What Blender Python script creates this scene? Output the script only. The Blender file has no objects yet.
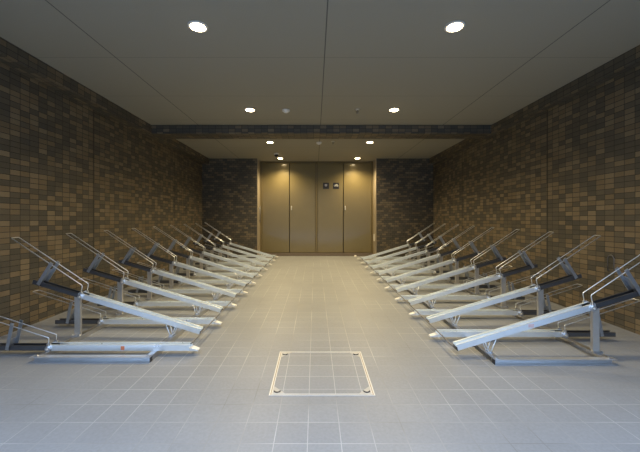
import bpy, math, random
from mathutils import Vector

S = bpy.context.scene
C = S.collection
random.seed(7)

# ------------------------------------------------------------------ camera, world, exposure
CAM_Z = 1.04
cam_data = bpy.data.cameras.new('camera')
cam = bpy.data.objects.new('camera', cam_data)
C.objects.link(cam)
cam.location = (0, 0, CAM_Z)
cam.rotation_euler = (math.pi / 2, 0, 0)
cam_data.sensor_fit = 'HORIZONTAL'
cam_data.sensor_width = 36.0
cam_data.lens = 330.0 / 640.0 * 36.0
cam_data.shift_x = 5.0 / 640.0
cam_data.shift_y = -5.5 / 640.0
cam_data.clip_start = 0.02
S.camera = cam

world = bpy.data.worlds.new('overcast_sky')
S.world = world
world.use_nodes = True
bg = world.node_tree.nodes['Background']
bg.inputs['Strength'].default_value = 0.86
_n = world.node_tree.nodes
_l = world.node_tree.links
_tc = _n.new('ShaderNodeTexCoord')               # overcast: brighter overhead than at the horizon
_sx = _n.new('ShaderNodeSeparateXYZ')
_rp = _n.new('ShaderNodeValToRGB')
_l.new(_tc.outputs['Generated'], _sx.inputs[0])
_l.new(_sx.outputs[2], _rp.inputs['Fac'])
_e = _rp.color_ramp.elements
_e[0].position, _e[0].color = 0.0, (0.36, 0.44, 0.56, 1)
_e[1].position, _e[1].color = 1.0, (5.3, 7.8, 12.0, 1)
for _p, _c in ((0.30, (0.62, 0.76, 0.98, 1)), (0.55, (1.9, 2.8, 4.2, 1)), (0.75, (3.6, 5.3, 8.1, 1))):
    _e.new(_p).color = _c
_l.new(_rp.outputs['Color'], bg.inputs['Color'])

S.view_settings.view_transform = 'Standard'
S.view_settings.look = 'None'
S.view_settings.gamma = 1.0
S.view_settings.use_curve_mapping = False
S.view_settings.exposure = 0.0

LAMP_COLOR = (1.0, 0.79, 0.44)
LAMP_POWER = 138.0

# ------------------------------------------------------------------ dimensions
SLOPE = 0.02                                   # the floor drains towards the street


def zf(y):
    return SLOPE * y


CEIL = 2.50
XL, XR = -2.66, 2.79                           # side walls
BL, BR = -2.50, 2.695                          # inner faces of the long beams
BEAM_Z = CEIL - 0.13
Y0 = 0.6                                      # open street side
YW = 7.78                                      # wing walls beside the doors
YD = 8.17                                      # door plane
DL, DR = -1.367, 1.45                          # inner ends of the wing walls
CXS = {-1: 0.062, 1: 0.022}                                      # centre line of the two rack banks


# ------------------------------------------------------------------ materials
def new_mat(name):
    m = bpy.data.materials.new(name)
    m.use_nodes = True
    nt = m.node_tree
    return m, nt, nt.nodes['Principled BSDF']


def math_node(nt, op, a, b=None, c=None):
    n = nt.nodes.new('ShaderNodeMath')
    n.operation = op
    for i, v in enumerate((a, b, c)):
        if v is None:
            continue
        if isinstance(v, (int, float)):
            n.inputs[i].default_value = v
        else:
            nt.links.new(v, n.inputs[i])
    return n.outputs[0]


def mix_rgb(nt, fac, a, b, mode='MIX'):
    n = nt.nodes.new('ShaderNodeMix')
    n.data_type = 'RGBA'
    n.blend_type = mode
    for idx, v in ((0, fac), (6, a), (7, b)):
        if isinstance(v, (int, float)):
            n.inputs[idx].default_value = v
        elif isinstance(v, tuple):
            n.inputs[idx].default_value = v
        else:
            nt.links.new(v, n.inputs[idx])
    return n.outputs[2]


def simple(name, col, rough=0.5, metal=0.0, var=0.0, scale=30.0, rvar=0.0):
    m, nt, b = new_mat(name)
    b.inputs['Roughness'].default_value = rough
    b.inputs['Metallic'].default_value = metal
    co = nt.nodes.new('ShaderNodeTexCoord')
    no = nt.nodes.new('ShaderNodeTexNoise')
    no.inputs['Scale'].default_value = scale
    no.inputs['Detail'].default_value = 3
    nt.links.new(co.outputs['Object'], no.inputs['Vector'])
    lo = tuple(max(0, c * (1 - var)) for c in col) + (1,)
    hi = tuple(min(1, c * (1 + var)) for c in col) + (1,)
    nt.links.new(mix_rgb(nt, no.outputs['Fac'], lo, hi), b.inputs['Base Color'])
    if rvar:
        r = math_node(nt, 'MULTIPLY_ADD', no.outputs['Fac'], rvar * 2, rough - rvar)
        nt.links.new(r, b.inputs['Roughness'])
    return m


def ramp(nt, fac, stops):
    r = nt.nodes.new('ShaderNodeValToRGB')
    nt.links.new(fac, r.inputs['Fac'])
    e = r.color_ramp.elements
    while len(e) > 1:
        e.remove(e[-1])
    e[0].position, e[0].color = stops[0][0], stops[0][1] + (1,)
    for p, c in stops[1:]:
        k = e.new(p)
        k.color = c + (1,)
    r.color_ramp.interpolation = 'CONSTANT'
    return r.outputs['Color']


def tile_wall(name, ua, va, bond=0.0, joint_at=None, tw=0.10, th=0.05, brown=0.46):
    """small glazed wall tiles: ua / va pick the axes (va may sum two axes)"""
    m, nt, b = new_mat(name)
    g = nt.nodes.new('ShaderNodeNewGeometry')
    sp = nt.nodes.new('ShaderNodeSeparateXYZ')
    nt.links.new(g.outputs['Position'], sp.inputs[0])
    ax = {'x': sp.outputs[0], 'y': sp.outputs[1], 'z': sp.outputs[2]}
    u = ax[ua]
    v = ax[va[0]]
    if len(va) > 1:
        v = math_node(nt, 'ADD', v, ax[va[1]])
    uo = math_node(nt, 'ADD', u, 10.023)
    vo = math_node(nt, 'ADD', v, 10.011)
    vs = math_node(nt, 'DIVIDE', vo, th)
    row = math_node(nt, 'FLOOR', vs)
    us = math_node(nt, 'DIVIDE', uo, tw)
    if bond:
        odd = math_node(nt, 'MODULO', row, 2.0)
        us = math_node(nt, 'MULTIPLY_ADD', odd, bond, us)
    col = math_node(nt, 'FLOOR', us)
    cv = nt.nodes.new('ShaderNodeCombineXYZ')
    nt.links.new(col, cv.inputs[0])
    nt.links.new(row, cv.inputs[1])
    wn = nt.nodes.new('ShaderNodeTexWhiteNoise')
    wn.noise_dimensions = '2D'
    nt.links.new(cv.outputs[0], wn.inputs['Vector'])
    k = 1 - brown
    tint = ramp(nt, wn.outputs['Value'], [
        (0.0, (0.066, 0.060, 0.047)), (k * 0.35, (0.078, 0.068, 0.051)), (k * 0.7, (0.094, 0.080, 0.057)),
        (k, (0.138, 0.104, 0.063)), (k + brown * 0.4, (0.160, 0.122, 0.076)), (k + brown * 0.8, (0.176, 0.138, 0.088))])
    no = nt.nodes.new('ShaderNodeTexNoise')
    no.inputs['Scale'].default_value = 60
    nt.links.new(g.outputs['Position'], no.inputs['Vector'])
    tint = mix_rgb(nt, 0.35, tint, mix_rgb(nt, no.outputs['Fac'], (0.35, 0.35, 0.35, 1), (0.65, 0.65, 0.65, 1)), 'OVERLAY')
    fu = math_node(nt, 'MULTIPLY', math_node(nt, 'FRACT', us), tw)
    fv = math_node(nt, 'MULTIPLY', math_node(nt, 'FRACT', vs), th)
    eu = math_node(nt, 'MINIMUM', fu, math_node(nt, 'SUBTRACT', tw, fu))
    ev = math_node(nt, 'MINIMUM', fv, math_node(nt, 'SUBTRACT', th, fv))
    e = math_node(nt, 'MINIMUM', eu, ev)
    joint = math_node(nt, 'LESS_THAN', e, 0.0026)
    colr = mix_rgb(nt, joint, tint, (0.016, 0.014, 0.012, 1))
    if joint_at:
        for jy in joint_at:
            d = math_node(nt, 'ABSOLUTE', math_node(nt, 'SUBTRACT', u, jy))
            colr = mix_rgb(nt, math_node(nt, 'LESS_THAN', d, 0.007), colr, (0.012, 0.011, 0.010, 1))
    nt.links.new(colr, b.inputs['Base Color'])
    b.inputs['Roughness'].default_value = 0.55
    bp = nt.nodes.new('ShaderNodeBump')
    bp.inputs['Strength'].default_value = 0.4
    bp.inputs['Distance'].default_value = 0.004
    nt.links.new(math_node(nt, 'SUBTRACT', 1.0, joint), bp.inputs['Height'])
    nt.links.new(bp.outputs[0], b.inputs['Normal'])
    return m


def floor_tile(name, light_grout=False, base=(0.212, 0.222, 0.238)):
    m, nt, b = new_mat(name)
    g = nt.nodes.new('ShaderNodeNewGeometry')
    sp = nt.nodes.new('ShaderNodeSeparateXYZ')
    nt.links.new(g.outputs['Position'], sp.inputs[0])
    P = 0.153
    us = math_node(nt, 'DIVIDE', math_node(nt, 'ADD', sp.outputs[0], 0.034 + 40 * P), P)
    vs = math_node(nt, 'DIVIDE', math_node(nt, 'ADD', sp.outputs[1], -1.80 + 80 * P), P)
    cv = nt.nodes.new('ShaderNodeCombineXYZ')
    nt.links.new(math_node(nt, 'FLOOR', us), cv.inputs[0])
    nt.links.new(math_node(nt, 'FLOOR', vs), cv.inputs[1])
    wn = nt.nodes.new('ShaderNodeTexWhiteNoise')
    wn.noise_dimensions = '2D'
    nt.links.new(cv.outputs[0], wn.inputs['Vector'])
    n1 = nt.nodes.new('ShaderNodeTexNoise')
    n1.inputs['Scale'].default_value = 70
    n1.inputs['Detail'].default_value = 5
    nt.links.new(g.outputs['Position'], n1.inputs['Vector'])
    n2 = nt.nodes.new('ShaderNodeTexNoise')
    n2.inputs['Scale'].default_value = 2.3
    n2.inputs['Detail'].default_value = 4
    nt.links.new(g.outputs['Position'], n2.inputs['Vector'])
    lo = tuple(c * 0.76 for c in base) + (1,)
    hi = tuple(c * 1.24 for c in base) + (1,)
    f = math_node(nt, 'MULTIPLY_ADD', wn.outputs['Value'], 0.12, math_node(nt, 'MULTIPLY', n1.outputs['Fac'], 0.72))
    f = math_node(nt, 'MULTIPLY_ADD', n2.outputs['Fac'], 0.30, f)
    colr = mix_rgb(nt, math_node(nt, 'SUBTRACT', f, 0.06), lo, hi)
    fu = math_node(nt, 'FRACT', us)
    fv = math_node(nt, 'FRACT', vs)
    eu = math_node(nt, 'MINIMUM', fu, math_node(nt, 'SUBTRACT', 1.0, fu))
    ev = math_node(nt, 'MINIMUM', fv, math_node(nt, 'SUBTRACT', 1.0, fv))
    e = math_node(nt, 'MULTIPLY', math_node(nt, 'MINIMUM', eu, ev), P)
    joint = math_node(nt, 'LESS_THAN', e, 0.0022)
    if light_grout:
        grout = (0.35, 0.355, 0.355, 1)
    else:
        n3 = nt.nodes.new('ShaderNodeTexNoise')      # washed-out pale joints in places, dirty joints elsewhere
        n3.inputs['Scale'].default_value = 1.15
        n3.inputs['Detail'].default_value = 3
        nt.links.new(g.outputs['Position'], n3.inputs['Vector'])
        gf = math_node(nt, 'SUBTRACT', math_node(nt, 'MULTIPLY', n3.outputs['Fac'], 5.0), 1.85)
        n = nt.nodes.new('ShaderNodeClamp')
        nt.links.new(gf, n.inputs[0])
        grout = mix_rgb(nt, n.outputs[0], (0.165, 0.167, 0.17, 1), (0.37, 0.375, 0.38, 1))
    colr = mix_rgb(nt, joint, colr, grout)
    nt.links.new(colr, b.inputs['Base Color'])
    b.inputs['Roughness'].default_value = 0.46
    bp = nt.nodes.new('ShaderNodeBump')
    bp.inputs['Strength'].default_value = 0.25
    bp.inputs['Distance'].default_value = 0.003
    h = math_node(nt, 'MULTIPLY_ADD', n1.outputs['Fac'], 0.5, math_node(nt, 'SUBTRACT', 1.0, joint))
    nt.links.new(h, bp.inputs['Height'])
    nt.links.new(bp.outputs[0], b.inputs['Normal'])
    return m


def ceiling_board(name):
    m, nt, b = new_mat(name)
    g = nt.nodes.new('ShaderNodeNewGeometry')
    sp = nt.nodes.new('ShaderNodeSeparateXYZ')
    nt.links.new(g.outputs['Position'], sp.inputs[0])
    us = math_node(nt, 'FRACT', math_node(nt, 'DIVIDE', math_node(nt, 'ADD', sp.outputs[0], -0.085 + 18.7), 1.87))
    vs = math_node(nt, 'FRACT', math_node(nt, 'DIVIDE', math_node(nt, 'ADD', sp.outputs[1], -2.956 + 9.14), 0.914))
    eu = math_node(nt, 'MULTIPLY', math_node(nt, 'MINIMUM', us, math_node(nt, 'SUBTRACT', 1.0, us)), 1.87)
    ev = math_node(nt, 'MULTIPLY', math_node(nt, 'MINIMUM', vs, math_node(nt, 'SUBTRACT', 1.0, vs)), 0.914)
    ju = math_node(nt, 'LESS_THAN', eu, 0.0045)
    jv = math_node(nt, 'LESS_THAN', ev, 0.0035)
    no = nt.nodes.new('ShaderNodeTexNoise')
    no.inputs['Scale'].default_value = 140
    nt.links.new(g.outputs['Position'], no.inputs['Vector'])
    c = mix_rgb(nt, no.outputs['Fac'], (0.265, 0.245, 0.195, 1), (0.305, 0.285, 0.23, 1))
    c = mix_rgb(nt, math_node(nt, 'MULTIPLY', jv, 0.55), c, (0.12, 0.11, 0.10, 1))
    c = mix_rgb(nt, math_node(nt, 'MULTIPLY', ju, 0.85), c, (0.06, 0.055, 0.05, 1))
    nt.links.new(c, b.inputs['Base Color'])
    b.inputs['Roughness'].default_value = 0.85
    return m


def emit(name, col, strength):
    m, nt, b = new_mat(name)
    b.inputs['Base Color'].default_value = (0.9, 0.9, 0.9, 1)
    b.inputs['Emission Color'].default_value = col + (1,)
    b.inputs['Emission Strength'].default_value = strength
    return m


M = {}
M['side_wall'] = tile_wall('side wall tile', 'y', 'z', joint_at=[3.96, 6.24])
M['wing_wall'] = tile_wall('wing wall tile', 'x', 'z', bond=0.5, brown=0.3)
M['reveal'] = tile_wall('reveal tile', 'y', 'z', brown=0.3)
M['long_beam'] = tile_wall('long beam tile', 'y', 'zx', brown=0.3)
M['cross_beam'] = tile_wall('cross beam tile', 'x', 'zy', brown=0.3)
M['floor'] = floor_tile('floor tile')
M['inlay'] = floor_tile('hatch inlay tile', light_grout=True)
M['ceiling'] = ceiling_board('ceiling board')
M['asphalt'] = simple('street paving', (0.22, 0.22, 0.22), 0.8, 0, 0.15, 8)
M['steel'] = simple('galvanised channel', (0.86, 0.92, 1.0), 0.30, 0.62, 0.05, 14, 0.06)
M['rail'] = simple('galvanised rail', (0.52, 0.515, 0.51), 0.34, 0.9, 0.10, 22, 0.06)
M['bar'] = simple('galvanised crossbar', (0.62, 0.63, 0.65), 0.36, 0.75, 0.08, 22, 0.05)
M['post'] = simple('zinc post', (0.56, 0.53, 0.49), 0.45, 0.75, 0.08, 40, 0.05)
M['wire'] = simple('bright wire', (0.78, 0.80, 0.83), 0.28, 0.9, 0.03, 40)
M['tray'] = simple('dark tray steel', (0.14, 0.147, 0.165), 0.36, 0.85, 0.12, 20, 0.05)
M['strut'] = simple('grey strut steel', (0.48, 0.52, 0.58), 0.40, 0.9, 0.10, 30, 0.05)
M['clamp'] = simple('zinc casting', (0.56, 0.58, 0.62), 0.36, 0.95, 0.06, 50)
M['dark'] = simple('black plastic and hollow shade', (0.02, 0.02, 0.022), 0.5, 0, 0.1, 50)
M['rod'] = simple('dark rod', (0.20, 0.20, 0.22), 0.4, 0.8, 0.1, 50)
M['white_tip'] = simple('white plastic', (0.66, 0.66, 0.65), 0.4, 0, 0.03, 50)
M['orange'] = simple('orange sticker', (0.75, 0.22, 0.10), 0.5, 0, 0.08, 60)
M['pink'] = simple('faded pink sticker', (0.74, 0.52, 0.50), 0.5, 0, 0.08, 60)
M['door'] = simple('bronze painted door', (0.205, 0.160, 0.068), 0.36, 0.45, 0.04, 6, 0.03)
_b = M['door'].node_tree.nodes['Principled BSDF']
_b.inputs['Coat Weight'].default_value = 0.75
_b.inputs['Coat Roughness'].default_value = 0.10
M['door_frame'] = simple('bronze door frame', (0.17, 0.132, 0.062), 0.42, 0.3, 0.04, 8)
M['gap'] = simple('door gap', (0.012, 0.010, 0.008), 0.8)
M['jamb'] = simple('reveal cladding', (0.31, 0.26, 0.19), 0.5, 0.1, 0.05, 9)
M['sill'] = simple('threshold stone', (0.14, 0.11, 0.085), 0.5, 0, 0.12, 30)
M['chrome'] = simple('satin lever', (0.80, 0.78, 0.73), 0.3, 0.35, 0.03, 50)
M['hatch'] = simple('stainless hatch edge', (0.58, 0.575, 0.555), 0.42, 0.3, 0.05, 30)
M['plate'] = simple('weathered corner plate', (0.40, 0.39, 0.37), 0.5, 0.2, 0.05, 30)
M['hatch_gap'] = simple('hatch gap', (0.33, 0.27, 0.20), 0.7, 0, 0.1, 60)
M['lamp_on'] = emit('lit lamp', (1.0, 0.82, 0.52), 26.0)
M['ring'] = simple('white trim ring', (0.70, 0.66, 0.58), 0.45, 0, 0.02, 50)
M['white'] = simple('white detector plastic', (0.72, 0.70, 0.66), 0.45, 0, 0.03, 50)
M['pict'] = simple('white pictogram', (0.80, 0.80, 0.78), 0.5, 0, 0.02, 50)
M['pict_grey'] = simple('grey pictogram', (0.30, 0.30, 0.36), 0.5, 0, 0.02, 50)
M['sign'] = simple('black sign plate', (0.018, 0.017, 0.02), 0.35, 0, 0.05, 50)


# ------------------------------------------------------------------ mesh building
class MB:
    def __init__(self):
        self.v, self.f = [], []

    def add(self, vs, fs):
        o = len(self.v)
        self.v += [tuple(p) for p in vs]
        self.f += [tuple(i + o for i in q) for q in fs]
        return self

    def box(self, x0, x1, y0, y1, z0, z1, shear=0.0):
        """shear: z rises by shear per metre of y"""
        vs = [(x, y, z + shear * y) for x in (x0, x1) for y in (y0, y1) for z in (z0, z1)]
        return self.add(vs, [(0, 1, 3, 2), (4, 6, 7, 5), (0, 4, 5, 1), (2, 3, 7, 6), (0, 2, 6, 4), (1, 5, 7, 3)])

    def extrude(self, prof, a, b, up=(0, 0, 1), caps=True):
        """closed profile [(side, up)] swept straight from a to b"""
        a, b = Vector(a), Vector(b)
        d = (b - a).normalized()
        u = Vector(up)
        s = d.cross(u).normalized()
        u = s.cross(d).normalized()
        n = len(prof)
        vs = [a + s * p + u * q for p, q in prof] + [b + s * p + u * q for p, q in prof]
        fs = [(i, (i + 1) % n, n + (i + 1) % n, n + i) for i in range(n)]
        if caps:
            fs += [tuple(range(n - 1, -1, -1)), tuple(range(n, 2 * n))]
        return self.add(vs, fs)

    def tube(self, pts, r, n=8, closed=False):
        pts = [Vector(p) for p in pts]
        N = len(pts)
        rings = []
        up = None
        for i, p in enumerate(pts):
            if closed:
                d = (pts[(i + 1) % N] - pts[i - 1]).normalized()
            elif i == 0:
                d = (pts[1] - p).normalized()
            elif i == N - 1:
                d = (p - pts[-2]).normalized()
            else:
                d = ((p - pts[i - 1]).normalized() + (pts[i + 1] - p).normalized()).normalized()
            if up is None:
                up = Vector((0, 0, 1)) if abs(d.z) < 0.9 else Vector((1, 0, 0))
            s = d.cross(up).normalized()
            up = s.cross(d).normalized()
            rings.append([p + (s * math.cos(2 * math.pi * k / n) + up * math.sin(2 * math.pi * k / n)) * r for k in range(n)])
        vs = [q for ring in rings for q in ring]
        fs = []
        for i in range(N if closed else N - 1):
            j = (i + 1) % N
            for k in range(n):
                l = (k + 1) % n
                fs.append((i * n + k, i * n + l, j * n + l, j * n + k))
        if not closed:
            fs += [tuple(range(n - 1, -1, -1)), tuple((N - 1) * n + k for k in range(n))]
        return self.add(vs, fs)

    def lathe(self, prof, c, n=24, axis='z'):
        """profile [(r, h)] turned round an axis through c"""
        vs, fs = [], []
        for r, h in prof:
            for k in range(n):
                a = 2 * math.pi * k / n
                p = (r * math.cos(a), r * math.sin(a), h)
                if axis == 'y':
                    p = (p[0], p[2], p[1])
                elif axis == 'x':
                    p = (p[2], p[0], p[1])
                vs.append((c[0] + p[0], c[1] + p[1], c[2] + p[2]))
        for i in range(len(prof) - 1):
            for k in range(n):
                l = (k + 1) % n
                fs.append((i * n + k, i * n + l, (i + 1) * n + l, (i + 1) * n + k))
        fs.append(tuple(range(n - 1, -1, -1)))
        fs.append(tuple((len(prof) - 1) * n + k for k in range(n)))
        return self.add(vs, fs)

    def build(self, name, mat, parent=None, smooth=False, bevel=0.0, loc=None):
        me = bpy.data.meshes.new(name)
        me.from_pydata(self.v, [], self.f)
        me.update()
        import bmesh
        bm = bmesh.new()
        bm.from_mesh(me)
        bmesh.ops.recalc_face_normals(bm, faces=bm.faces)
        if smooth:
            for f in bm.faces:
                f.smooth = len(f.verts) == 4
        bm.to_mesh(me)
        bm.free()
        me.materials.append(mat)
        o = bpy.data.objects.new(name, me)
        C.objects.link(o)
        if parent:
            o.parent = parent
        if loc:
            o.location = loc
        if bevel:
            b = o.modifiers.new('bevel', 'BEVEL')
            b.width = bevel
            b.segments = 2
            b.limit_method = 'ANGLE'
        return o


def bend(pts, r, seg=4):
    """round the inner corners of a polyline"""
    pts = [Vector(p) for p in pts]
    out = [pts[0]]
    for i in range(1, len(pts) - 1):
        a, p, b = pts[i - 1], pts[i], pts[i + 1]
        da, db = (a - p), (b - p)
        q = min(r, da.length * 0.45, db.length * 0.45)
        s, e = p + da.normalized() * q, p + db.normalized() * q
        for k in range(seg + 1):
            t = k / seg
            out.append(s * (1 - t) ** 2 + p * 2 * t * (1 - t) + e * t ** 2)
    out.append(pts[-1])
    return out


def tag(o, label, cat, group=None):
    o['label'] = label
    o['category'] = cat
    if group:
        o['group'] = group
    return o


def empty(name, loc):
    o = bpy.data.objects.new(name, None)
    o.empty_display_size = 0.1
    C.objects.link(o)
    o.location = loc
    return o


def struct(o):
    o['kind'] = 'structure'
    return o


def copy_tree(o, parent=None):
    c = o.copy()
    C.objects.link(c)
    if parent:
        c.parent = parent
    for ch in list(o.children):
        copy_tree(ch, c)
    return c


# ------------------------------------------------------------------ setting
T = 0.12
struct(MB().box(XL - T, XR + T, Y0, YD + 0.3, -0.15, 0, SLOPE).build('floor', M['floor']))
struct(MB().box(-14, 14, -16, Y0, -0.18, -0.03, 0).build('ground', M['asphalt']))
struct(MB().box(XL - T, XR + T, Y0, YD + 0.3, CEIL, CEIL + 0.15).build('ceiling', M['ceiling']))
struct(MB().box(XL - T, XL, Y0, YD + 0.3, -0.10, CEIL).build('wall_left', M['side_wall']))
struct(MB().box(XR, XR + T, Y0, YD + 0.3, -0.10, CEIL).build('wall_right', M['side_wall']))
struct(MB().box(XL, DL, YW, YD + 0.1, 0.05, CEIL).build('wall_back_left', M['wing_wall']))
struct(MB().box(DR, XR, YW, YD + 0.1, 0.05, CEIL).build('wall_back_right', M['wing_wall']))
struct(MB().box(DL - 0.02, DR + 0.02, YD + 0.06, YD + 0.25, 0.05, CEIL).build('wall_back', M['gap']))
struct(MB().box(XL, BL, Y0, YW, BEAM_Z, CEIL).build('trim_1', M['long_beam']))
struct(MB().box(BR, XR, Y0, YW, BEAM_Z, CEIL).build('trim_2', M['long_beam']))
struct(MB().box(BL, BR, 5.045, 5.385, BEAM_Z, CEIL).build('trim_3', M['cross_beam']))
# pale cladding down the two reveals beside the doors
struct(MB().box(DL, DL + 0.012, YW + 0.0, YD, zf(YW), CEIL).build('trim_4', M['jamb']))
struct(MB().box(DR - 0.012, DR, YW + 0.0, YD, zf(YW), CEIL).build('trim_5', M['jamb']))
SILL = zf(YD) + 0.075
struct(MB().box(DL + 0.012, DR - 0.012, YD - 0.03, YD + 0.06, zf(YD) - 0.02, SILL, 0).build('trim_6', M['sill']))

# door wall: frame and four flush panels
fr = MB()
FL, FR = -1.315, 1.40
fr.box(DL + 0.012, FL, YD - 0.02, YD + 0.06, SILL, CEIL)
fr.box(FR, DR - 0.012, YD - 0.02, YD + 0.06, SILL, CEIL)
fr.box(FL, FR, YD - 0.02, YD + 0.06, CEIL - 0.028, CEIL)
fr.box(0.012, 0.062, YD - 0.012, YD + 0.06, SILL, CEIL - 0.028)
struct(fr.build('trim_7', M['door_frame'], bevel=0.003))
edges = [(FL, -0.634), (-0.626, 0.012), (0.062, 0.699), (0.707, FR)]
for i, (a, b) in enumerate(edges):
    d = struct(MB().box(a + 0.004, b - 0.004, YD, YD + 0.045, SILL + 0.008, CEIL - 0.036).build('door_%d' % (i + 1), M['door'], bevel=0.003))
    if i in (1, 3):
        hx = a + 0.045
        h = MB()
        h.box(hx - 0.011, hx + 0.011, YD - 0.008, YD, 1.30, 1.40)
        h.tube([(hx, YD - 0.006, 1.36), (hx, YD - 0.05, 1.36)], 0.009)
        h.tube(bend([(hx, YD - 0.045, 1.40), (hx, YD - 0.05, 1.36), (hx, YD - 0.045, 1.30)], 0.02), 0.007)
        ho = h.build('door_handle', M['chrome'], d)
        ho['label'] = 'bright metal door handle'

# ------------------------------------------------------------------ hatch in the floor
HX0, HX1, HY0, HY1 = -0.264, 0.345, 1.885, 2.485
h = empty('floor_hatch', (0.0405, 2.185, zf(2.185)))
tag(h, 'square tiled access hatch with bright steel edge in the middle of the floor', 'hatch')


def hbox(mb, x0, x1, y0, y1, z0, z1):
    mb.box(x0 - 0.0405, x1 - 0.0405, y0 - 2.185, y1 - 2.185, z0, z1, SLOPE)


fo = MB()
w = 0.0065
for q in ((HX0, HX1, HY0, HY0 + w), (HX0, HX1, HY1 - w, HY1), (HX0, HX0 + w, HY0 + w, HY1 - w), (HX1 - w, HX1, HY0 + w, HY1 - w)):
    hbox(fo, *q, -0.02, 0.0035)
fo.build('outer_frame', M['hatch'], h)
gp = MB()
hbox(gp, HX0 + w, HX1 - w, HY0 + w, HY1 - w, -0.02, 0.0015)
gp.build('frame_gap', M['hatch_gap'], h)
ci = MB()
a = 0.013
w2 = 0.005
X0, X1, Y0h, Y1h = HX0 + a, HX1 - a, HY0 + a, HY1 - a
for q in ((X0, X1, Y0h, Y0h + w2), (X0, X1, Y1h - w2, Y1h), (X0, X0 + w2, Y0h + w2, Y1h - w2), (X1 - w2, X1, Y0h + w2, Y1h - w2)):
    hbox(ci, *q, -0.02, 0.0035)
ci.build('cover_edge', M['hatch'], h)
il = MB()
hbox(il, X0 + w2, X1 - w2, Y0h + w2, Y1h - w2, -0.02, 0.0025)
il.build('tiled_cover', M['inlay'], h)
for sx in (0, 1):
    for sy in (0, 1):
        x = (X0 + 0.004, X1 - 0.004)[sx] - 0.0405
        y = (Y0h + 0.004, Y1h - 0.004)[sy] - 2.185
        dx, dy = (1, -1)[sx], (1, -1)[sy]
        tri = [(x, y), (x + 0.075 * dx, y), (x, y + 0.085 * dy)]
        mb = MB()
        vs = [(px, py, SLOPE * py + z) for z in (0.0015, 0.0042) for px, py in tri]
        mb.add(vs, [(0, 1, 2), (3, 4, 5), (0, 1, 4, 3), (1, 2, 5, 4), (2, 0, 3, 5)])
        cp = mb.build('corner_plate', M['plate'], h)
        kx, ky = x + 0.026 * dx, y + 0.028 * dy
        kb = MB()
        pts = [(kx + 0.017 * math.cos(t), ky + 0.016 * math.sin(t), SLOPE * ky + 0.0045) for t in [math.pi * (1 + i / 8) for i in range(9)]]
        kb.tube(pts, 0.0042, 6)
        kb.build('lifting_ring', M['dark'], cp)


# ------------------------------------------------------------------ bicycle racks
def channel_profile(wd=0.066, ht=0.042, t=0.004, lip=0.013):
    a = wd / 2
    return [(-a, 0), (a, 0), (a, ht), (a - lip, ht), (a - lip, ht - t), (a - t, ht - t), (a - t, t + 0.003),
            (0.009, t + 0.003), (0.005, t + 0.011), (-0.005, t + 0.011), (-0.009, t + 0.003),
            (-a + t, t + 0.003), (-a + t, ht - t), (-a + lip, ht - t), (-a + lip, ht), (-a, ht)]


U0 = 1.60         # the Empty stands under the middle of the rack


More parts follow.
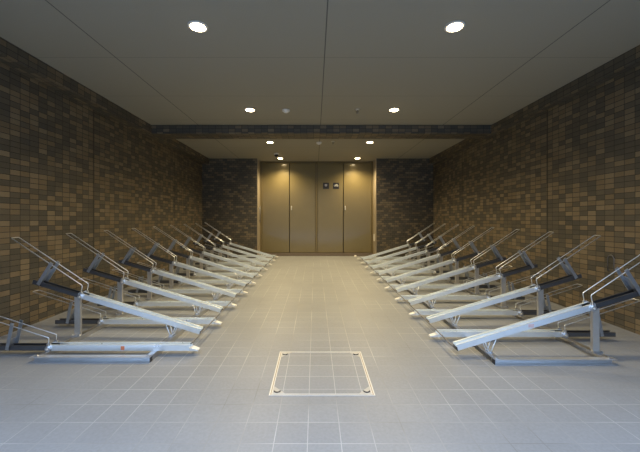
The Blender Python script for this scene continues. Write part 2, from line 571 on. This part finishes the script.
def rack_parts(root, s, raised):
    P = lambda u, y, z: (s * (u - U0), y, z)
    if raised:
        zc = lambda u: 0.056 + 0.300 * (u - 0.988)         # underside of the sloping channel
        tip, mid, rear = 1.003, 1.965, 2.365
        lift = lambda u: zc(u)
        foot, bendp, end = (1.965, zc(1.965) + 0.03), (1.95, 0.458), (2.53, 0.845)
        st_lo, st_hi = (2.31, zc(2.31) + 0.012), (2.205, 0.632)
    else:
        lift = lambda u: 0.040
        tip, mid, rear = 0.98, 1.99, 2.42
        foot, bendp, end = (2.005, 0.07), (2.0, 0.136), (2.62, 0.335)
        st_lo, st_hi = (2.305, 0.048), (2.268, 0.232)
    ch = MB().extrude(channel_profile(), P(tip, 0, lift(tip)), P(mid + 0.03, 0, lift(mid + 0.03))).build('wheel_channel', M['steel'], root)
    tr = MB().extrude(channel_profile(0.060, 0.034), P(mid - 0.02, 0, lift(mid - 0.02) + 0.001), P(rear, 0, lift(rear) + 0.001)).build('rear_tray', M['tray'], root)
    tr['label'] = 'dark rear end of the channel'
    # end of the channel on the aisle side
    if raised:
        cap = MB().extrude([(-0.033, 0.0), (0.033, 0.0), (0.033, 0.026), (-0.033, 0.026)], P(tip - 0.007, 0, lift(tip) - 0.002), P(tip, 0, lift(tip))).build('end_cap', M['dark'], root)
        cap['label'] = 'dark end cap'
    else:
        mb = MB()
        prof_a = [P(tip, y, z) for y, z in ((-0.033, 0.040), (0.033, 0.040), (0.033, 0.060), (-0.033, 0.060))]
        prof_b = [P(tip - 0.062, y, z) for y, z in ((-0.020, 0.034), (0.020, 0.034), (0.020, 0.042), (-0.020, 0.042))]
        mb.add(prof_a + prof_b, [(0, 1, 2, 3), (4, 5, 6, 7), (0, 1, 5, 4), (1, 2, 6, 5), (2, 3, 7, 6), (3, 0, 4, 7)])
        cap = mb.build('tip_guard', M['white_tip'], root)
        cap['label'] = 'white tapered tip'
    # wire hoop that holds the front wheel
    hw = 0.036
    path = [P(foot[0], -hw, foot[1]), P(bendp[0], -hw, bendp[1]), P(end[0], -hw, end[1]),
            P(end[0], hw, end[1]), P(bendp[0], hw, bendp[1]), P(foot[0], hw, foot[1])]
    MB().tube(bend(path, 0.011, 4), 0.0037, 8).build('wheel_hoop', M['wire'], root, smooth=True)
    # U bracket that props up the hoop
    lo, hi = Vector((st_lo[0], st_lo[1])), Vector((st_hi[0], st_hi[1]))
    d = (hi - lo).normalized()
    n = Vector((-d.y, d.x)) * (0.0135 if raised else 0.0125)
    mb = MB()

    def plate(y0, y1, p, q, nn):
        vs = []
        for y in (y0, y1):
            for c in (p - nn, p + nn, q + nn, q - nn):
                vs.append(P(c.x, y, c.y))
        mb.add(vs, [(0, 1, 2, 3), (4, 5, 6, 7), (0, 1, 5, 4), (1, 2, 6, 5), (2, 3, 7, 6), (3, 0, 4, 7)])

    q = hi + d * 0.012
    plate(-hw - 0.004, -hw + 0.001, lo, q, n)
    plate(hw - 0.001, hw + 0.004, lo, q, n)
    web = lo + d * ((q - lo).length * (0.62 if raised else 0.35))
    off = Vector((d.y, -d.x)) * 0.012
    plate(-hw, hw, lo + off * 1.0, web + off * 1.0, n * 0.14)
    st = mb.build('hoop_strut', M['strut'], root)
    for y in (-hw - 0.006, hw - 0.001):
        MB().lathe([(0.008, 0), (0.009, 0.004), (0.006, 0.007)], P(hi.x, y, hi.y), 10, 'y').build('bolt', M['clamp'], st)
    # clamp that fixes the hoop feet to the channel
    z0 = lift(foot[0])
    x = foot[0]
    for sy in (-1, 1):
        y = sy * 0.033
        mb = MB()
        prof = [(0.017, -0.004), (0.024, 0.0), (0.024, 0.009), (0.016, 0.014)]
        if sy < 0:
            prof = [(r_, -h_) for r_, h_ in reversed(prof)]
        mb.lathe(prof, P(x, y, z0 + 0.016), 16, 'y')
        vs = [P(x + du, y + dy, z0 + dz) for du in (-0.013, 0.013) for dy in (-0.004, 0.009) for dz in (0.025, 0.054)]
        mb.add(vs, [(0, 1, 3, 2), (4, 6, 7, 5), (0, 4, 5, 1), (2, 3, 7, 6), (0, 2, 6, 4), (1, 5, 7, 3)])
        cl = mb.build('hoop_clamp', M['clamp'], root)
        MB().lathe([(0.007, -0.004), (0.008, 0.0), (0.007, 0.005)], P(x, sy * 0.048, z0 + 0.016), 8, 'y').build('clamp_bolt', M['chrome'], cl)
    if raised:
        u = 2.01
        top = zc(u)
        mb = MB()
        w_, d_ = 0.0235, 0.011
        prof = [(-w_, -d_), (w_, -d_), (w_, d_), (w_ - 0.004, d_), (w_ - 0.004, -d_ + 0.004), (-w_ + 0.004, -d_ + 0.004), (-w_ + 0.004, d_), (-w_, d_)]
        vs = [P(u + p, q_, z) for z in (0.046, top + 0.008) for p, q_ in prof]
        N = len(prof)
        mb.add(vs, [(i, (i + 1) % N, N + (i + 1) % N, N + i) for i in range(N)] + [tuple(range(N)), tuple(range(N, 2 * N))])
        po = mb.build('support_post', M['post'], root)
        bp = MB()
        bp.add(*MBbox(P, u - 0.034, u + 0.034, -0.034, 0.034, 0.040, 0.046))
        bp.build('base_plate', M['clamp'], po)
        for du in (-0.028, 0.028):
            MB().lathe([(0.008, 0), (0.008, 0.006), (0.004, 0.009)], P(u + du, -0.026, 0.046), 6).build('anchor_bolt', M['clamp'], po)
        # wire stirrup between channel and front rail
        uf = 1.228
        zt = zc(uf)
        pts = [P(uf - 0.035, -0.030, zt + 0.004), P(uf + 0.004, -0.022, 0.045), P(uf + 0.014, -0.022, 0.045), P(uf + 0.05, -0.030, zc(uf + 0.05) + 0.004)]
        pts2 = [P(uf - 0.035, 0.030, zt + 0.004), P(uf + 0.004, 0.022, 0.045), P(uf + 0.014, 0.022, 0.045), P(uf + 0.05, 0.030, zc(uf + 0.05) + 0.004)]
        mb = MB()
        mb.tube(bend(pts, 0.01), 0.0042, 7)
        mb.tube(bend(pts2, 0.01), 0.0042, 7)
        mb.tube([P(uf + 0.009, -0.022, 0.045), P(uf + 0.009, 0.022, 0.045)], 0.0045, 7)
        mb.build('pivot_stirrup', M['wire'], root, smooth=True)
        sh = MB()
        sh.add(*MBbox(P, uf - 0.02, uf + 0.03, -0.026, 0.026, 0.040, 0.0445))
        sh.build('pivot_shoe', M['clamp'], root)


def MBbox(P, u0, u1, y0, y1, z0, z1):
    vs = [P(u, y, z) for u in (u0, u1) for y in (y0, y1) for z in (z0, z1)]
    return vs, [(0, 1, 3, 2), (4, 6, 7, 5), (0, 4, 5, 1), (2, 3, 7, 6), (0, 2, 6, 4), (1, 5, 7, 3)]


ORD = ['nearest', 'second nearest', 'third nearest', 'fourth nearest', 'fifth nearest', 'sixth nearest', 'seventh nearest',
       'eighth nearest', 'ninth nearest', 'tenth nearest']


def bank(s, y_high, n_high, p_high, y_low, n_low, p_low, side, y_bar):
    for raised, y1, n, p in ((True, y_high, n_high, p_high), (False, y_low, n_low, p_low)):
        proto = empty('raised_bicycle_rack' if raised else 'low_bicycle_rack', (CXS[s] + s * U0, y1, zf(y1)))
        rack_parts(proto, s, raised)
        for i in range(n):
            o = proto if i == 0 else copy_tree(proto)
            y = y1 + i * p
            o.location = (CXS[s] + s * U0, y, zf(y))
            which = ORD[i] if i < n - 1 else 'farthest'
            if raised:
                lab = '%s of the sloping raised steel bicycle racks on posts along the %s wall' % (which, side)
            else:
                lab = '%s of the flat low steel bicycle racks near the floor along the %s wall' % (which, side)
            tag(o, lab, 'bicycle rack', ('raised' if raised else 'low') + ' bicycle racks on the ' + side)
        for o in (proto,):
            if True:
                st = MB()
                P = lambda u, yy, z: (s * (u - U0), yy, z)
                if not raised and s < 0:
                    st.add(*MBbox(P, 1.452, 1.478, -0.0345, -0.033, 0.047, 0.074))
                    st.build('warning_sticker', M['orange'], o)['label'] = 'orange sticker on the channel side'
                elif raised and s > 0:
                    zc = 0.056 + 0.300 * (1.525 - 0.988)
                    st.add(*MBbox(P, 1.505, 1.545, -0.0345, -0.033, zc + 0.009, zc + 0.034))
                    st.build('faded_sticker', M['pink'], o)['label'] = 'faded pink sticker on the channel side'
    # floor frame that carries the bank
    y_end = max(y_high + (n_high - 1) * p_high, y_low + (n_low - 1) * p_low)
    f = empty('rack_floor_frame', (CXS[s] + s * U0, y_bar, zf(y_bar)))
    tag(f, 'galvanised floor rails and crossbar carrying the bicycle racks along the %s wall' % side, 'rack frame')
    ym = y_end + 0.045 - y_bar
    tb = [(-0.02, 0.0), (0.02, 0.0), (0.02, 0.04), (-0.02, 0.04)]

    def rail(u, name, y0):
        mb = MB()
        a_ = (s * (u - U0), y0, SLOPE * y0)
        b_ = (s * (u - U0), ym, SLOPE * ym)
        pr = [(-0.02, 0), (0.02, 0), (0.02, 0.04), (-0.02, 0.04), (-0.02, 0.037), (0.017, 0.037), (0.017, 0.003), (-0.02, 0.003)]
        mb.extrude(pr, a_, b_)
        return mb.build(name, M['rail'], f)

    fr_ = rail(1.233, 'front_rail', 0.045)
    rail(2.01, 'rear_rail', 0.045)
    mb = MB()
    pr = [(-0.0225, 0), (0.0225, 0), (0.0225, 0.042), (-0.0225, 0.042), (-0.0225, 0.039), (0.0195, 0.039), (0.0195, 0.003), (-0.0225, 0.003)]
    mb.extrude([(p * -s, q) for p, q in pr], (s * (1.213 - U0), 0.0225, 0.0), (s * (2.05 - U0), 0.0225, 0.0))
    bar = mb.build('near_crossbar', M['bar'], f)
    ep = MB()  # dark block painted in for the shade inside the open bar end
    ep.add(*MBbox(lambda uu, yy, z: (s * (uu - U0), yy, z), 1.2115, 1.2145, 0.004, 0.040, 0.005, 0.036))
    ep.build('hollow_shade', M['dark'], bar)['label'] = 'painted dark hollow at the open end of the crossbar'
    for u in (1.228, 2.01):
        pl = MB()
        pl.add(*MBbox(lambda uu, yy, z: (s * (uu - U0), yy, z), u - 0.015, u + 0.017, 0.005, 0.050, 0.0415, 0.045))
        pl.lathe([(0.008, 0), (0.008, 0.005), (0.004, 0.008)], (s * (u - U0), 0.02, 0.044), 6)
        pl.build('corner_bracket', M['clamp'], bar)
    # thin rod running along the tips of all the channels
    y0r = min(y_high, y_low) - y_bar - 0.02
    tr = MB().tube([(s * (0.972 - U0), y0r, SLOPE * y0r + 0.088), (s * (0.972 - U0), ym - 0.01, SLOPE * (ym - 0.01) + 0.088)], 0.005, 8).build('tip_rod', M['rod'], f)
    tr['label'] = 'thin dark rod along the tips of the racks'


bank(-1, 2.715, 9, 0.587, 2.44, 10, 0.5825, 'left', 2.295)
bank(1, 2.395, 9, 0.583, 2.71, 9, 0.58, 'right', 2.26)

# ------------------------------------------------------------------ ceiling fittings
rows = [(2.48, -0.88, 1.05), (4.34, -0.855, 1.04), (6.14, -0.837, 1.02), (7.72, -0.81, 0.99)]
lamp_words = ['nearest of the four round ceiling downlights on the %s', 'second round ceiling downlight on the %s, just before the cross beam',
              'third round ceiling downlight on the %s, beyond the cross beam', 'farthest round ceiling downlight on the %s, close to the doors']
sd = bpy.data.lights.new('lamp_beam', 'SPOT')
sd.energy = LAMP_POWER
sd.color = LAMP_COLOR
sd.spot_size = math.radians(150)
sd.spot_blend = 1.0
sd.shadow_soft_size = 0.05
proto = None
for wds, (y, xl, xr) in zip(lamp_words, rows):
    for side, x in (('left', xl), ('right', xr)):
        if proto is None:
            proto = empty('ceiling_downlight', (x, y, CEIL))
            MB().lathe([(0.056, -0.001), (0.074, -0.001), (0.072, -0.008), (0.060, -0.010), (0.056, -0.006)], (0, 0, 0), 32).build('trim_ring', M['ring'], proto, smooth=True)
            MB().lathe([(0.054, -0.0105), (0.050, -0.013), (0.030, -0.017), (0.002, -0.018)], (0, 0, 0), 32).build('lamp_lens', M['lamp_on'], proto, smooth=True)
            lo = bpy.data.objects.new('lamp_beam', sd)
            C.objects.link(lo)
            lo.parent = proto
            lo.location = (0, 0, -0.08)
            o = proto
        else:
            o = copy_tree(proto)
            o.location = (x, y, CEIL)
        tag(o, wds % side, 'ceiling light', 'ceiling downlights')


def px(x, y, z=CEIL):
    """a point of the ceiling seen at this pixel"""
    Y = 330.0 * (z - CAM_Z) / (220.5 - y)
    return ((x - 315.0) / 330.0 * Y, Y, z)


d = empty('smoke_detector', px(286, 110))
tag(d, 'white round smoke detector on the ceiling beside the second left downlight', 'smoke detector')
MB().lathe([(0.05, 0), (0.05, -0.012), (0.04, -0.024)], (0, 0, 0), 24).build('housing', M['white'], d, smooth=True)
MB().lathe([(0.028, -0.024), (0.026, -0.034), (0.006, -0.037)], (0, 0, 0), 20).build('sensor_head', M['white'], d, smooth=True)

d2 = copy_tree(d)
d2.location = px(319, 142.5)
tag(d2, 'white round smoke detector on the middle of the rear ceiling beyond the cross beam', 'smoke detector')


def sprinkler(loc, label):
    r = empty('sprinkler_head', loc)
    tag(r, label, 'sprinkler')
    MB().lathe([(0.032, 0), (0.030, -0.006), (0.012, -0.010)], (0, 0, 0), 20).build('escutcheon', M['clamp'], r, smooth=True)
    mb = MB()
    mb.lathe([(0.008, -0.009), (0.008, -0.024)], (0, 0, 0), 12)
    mb.tube(bend([(-0.006, 0, -0.02), (-0.014, 0, -0.032), (0, 0, -0.048), (0.014, 0, -0.032), (0.006, 0, -0.02)], 0.006), 0.003, 6)
    mb.build('nozzle', M['rod'], r)
    MB().lathe([(0.003, -0.046), (0.017, -0.049), (0.017, -0.051)], (0, 0, 0), 16).build('deflector', M['rod'], r)
    return r


sprinkler(px(357.5, 109.5), 'small dark sprinkler head on the ceiling left of the second right downlight')
sprinkler(px(333, 141.5), 'small dark sprinkler head on the rear ceiling near its middle')

sc = empty('security_camera', px(276.5, 153.5))
tag(sc, 'small dark dome security camera on the ceiling beside the farthest left downlight', 'camera')
MB().lathe([(0.058, 0), (0.058, -0.022), (0.052, -0.028)], (0, 0, 0), 24).build('housing', M['white'], sc, smooth=True)
MB().lathe([(0.047, -0.028), (0.044, -0.048), (0.032, -0.066), (0.014, -0.075), (0.002, -0.076)], (0, 0, 0), 24).build('dome', M['dark'], sc, smooth=True)

# ------------------------------------------------------------------ signs and small fittings at the doors
PXM = YD / 330.0


def sign(xc, label, kind):
    x = (xc - 315.0) * PXM
    z = CAM_Z + (220.5 - 185.8) * PXM
    r = empty('door_sign', (x, YD, z))
    tag(r, label, 'sign', 'signs on the doors')
    MB().box(-0.075, 0.075, -0.006, -0.0005, -0.077, 0.077).build('plate', M['sign'], r, bevel=0.002)
    mb = MB()
    if kind == 'bicycle':
        ring = lambda cx, cz, rr: mb.tube([(cx + rr * math.cos(2 * math.pi * k / 16), -0.007, cz + rr * math.sin(2 * math.pi * k / 16)) for k in range(16)], 0.0035, 5, True)
        ring(-0.028, 0.0, 0.019)
        ring(0.030, 0.0, 0.019)
        for a_, b_ in (((-0.028, 0.0), (-0.010, 0.032)), ((-0.010, 0.032), (0.004, 0.0)), ((0.004, 0.0), (-0.028, 0.0)), ((-0.010, 0.032), (0.022, 0.032)), ((0.004, 0.0), (0.022, 0.032)), ((0.030, 0.0), (0.020, 0.042))):
            mb.tube([(a_[0], -0.007, a_[1]), (b_[0], -0.007, b_[1])], 0.0035, 5)
        mb.build('pictogram', M['pict'], r)
    else:
        mb.box(-0.032, 0.028, -0.0075, -0.006, -0.004, 0.040)
        mb.box(-0.024, 0.020, -0.0075, -0.006, -0.022, -0.014)
        mb.build('pictogram', M['pict_grey'], r)


sign(326.0, 'left black square sign with a dim grey pictogram on the door panel', 'bin')
sign(336.0, 'right black square sign with a white pictogram on the door panel', 'bicycle')

ic = empty('door_intercom', ((374.3 - 315) / 330 * (YD - 0.15), 0, 0))
ic.location = (DR - 0.012, YD - 0.17, CAM_Z - 17.0 / 330 * (YD - 0.17))
tag(ic, 'small pale wall plate on the right reveal beside the doors', 'wall plate')
MB().box(-0.012, 0, -0.05, 0.05, -0.085, 0.085).build('plate', M['ring'], ic, bevel=0.003)
MB().box(-0.016, -0.012, -0.02, 0.02, -0.03, 0.02).build('button', M['white'], ic, bevel=0.002)

bar = empty('pull_bar', (DL + 0.012, YD - 0.22, CAM_Z + 6 / 330 * 7.9))
tag(bar, 'slim dark vertical bar on the left reveal beside the doors', 'bar')
MB().tube([(0.032, 0, -0.20), (0.032, 0, 0.20)], 0.010, 10).build('grip', M['rod'], bar, smooth=True)
for z in (-0.15, 0.15):
    MB().tube([(0, 0, z), (0.032, 0, z)], 0.007, 8).build('bracket', M['rod'], bar, smooth=True)


def stop(xp, label):
    Y = YD - 0.09
    r = empty('door_stop', ((xp - 315) / 330 * Y, Y, zf(Y)))
    tag(r, label, 'door stop', 'door stops on the floor')
    MB().lathe([(0.034, -0.001), (0.034, 0.01), (0.028, 0.022), (0.012, 0.028)], (0, 0, 0), 18).build('dome', M['white'], r, smooth=True)
    MB().lathe([(0.036, -0.001), (0.036, 0.006)], (0, 0, 0), 18).build('rubber_ring', M['ring'], r)


stop(272.5, 'small white door stop on the floor at the left door')
stop(355.5, 'small white door stop on the floor at the right door')

# thin dark wire hoop hanging on the right wall
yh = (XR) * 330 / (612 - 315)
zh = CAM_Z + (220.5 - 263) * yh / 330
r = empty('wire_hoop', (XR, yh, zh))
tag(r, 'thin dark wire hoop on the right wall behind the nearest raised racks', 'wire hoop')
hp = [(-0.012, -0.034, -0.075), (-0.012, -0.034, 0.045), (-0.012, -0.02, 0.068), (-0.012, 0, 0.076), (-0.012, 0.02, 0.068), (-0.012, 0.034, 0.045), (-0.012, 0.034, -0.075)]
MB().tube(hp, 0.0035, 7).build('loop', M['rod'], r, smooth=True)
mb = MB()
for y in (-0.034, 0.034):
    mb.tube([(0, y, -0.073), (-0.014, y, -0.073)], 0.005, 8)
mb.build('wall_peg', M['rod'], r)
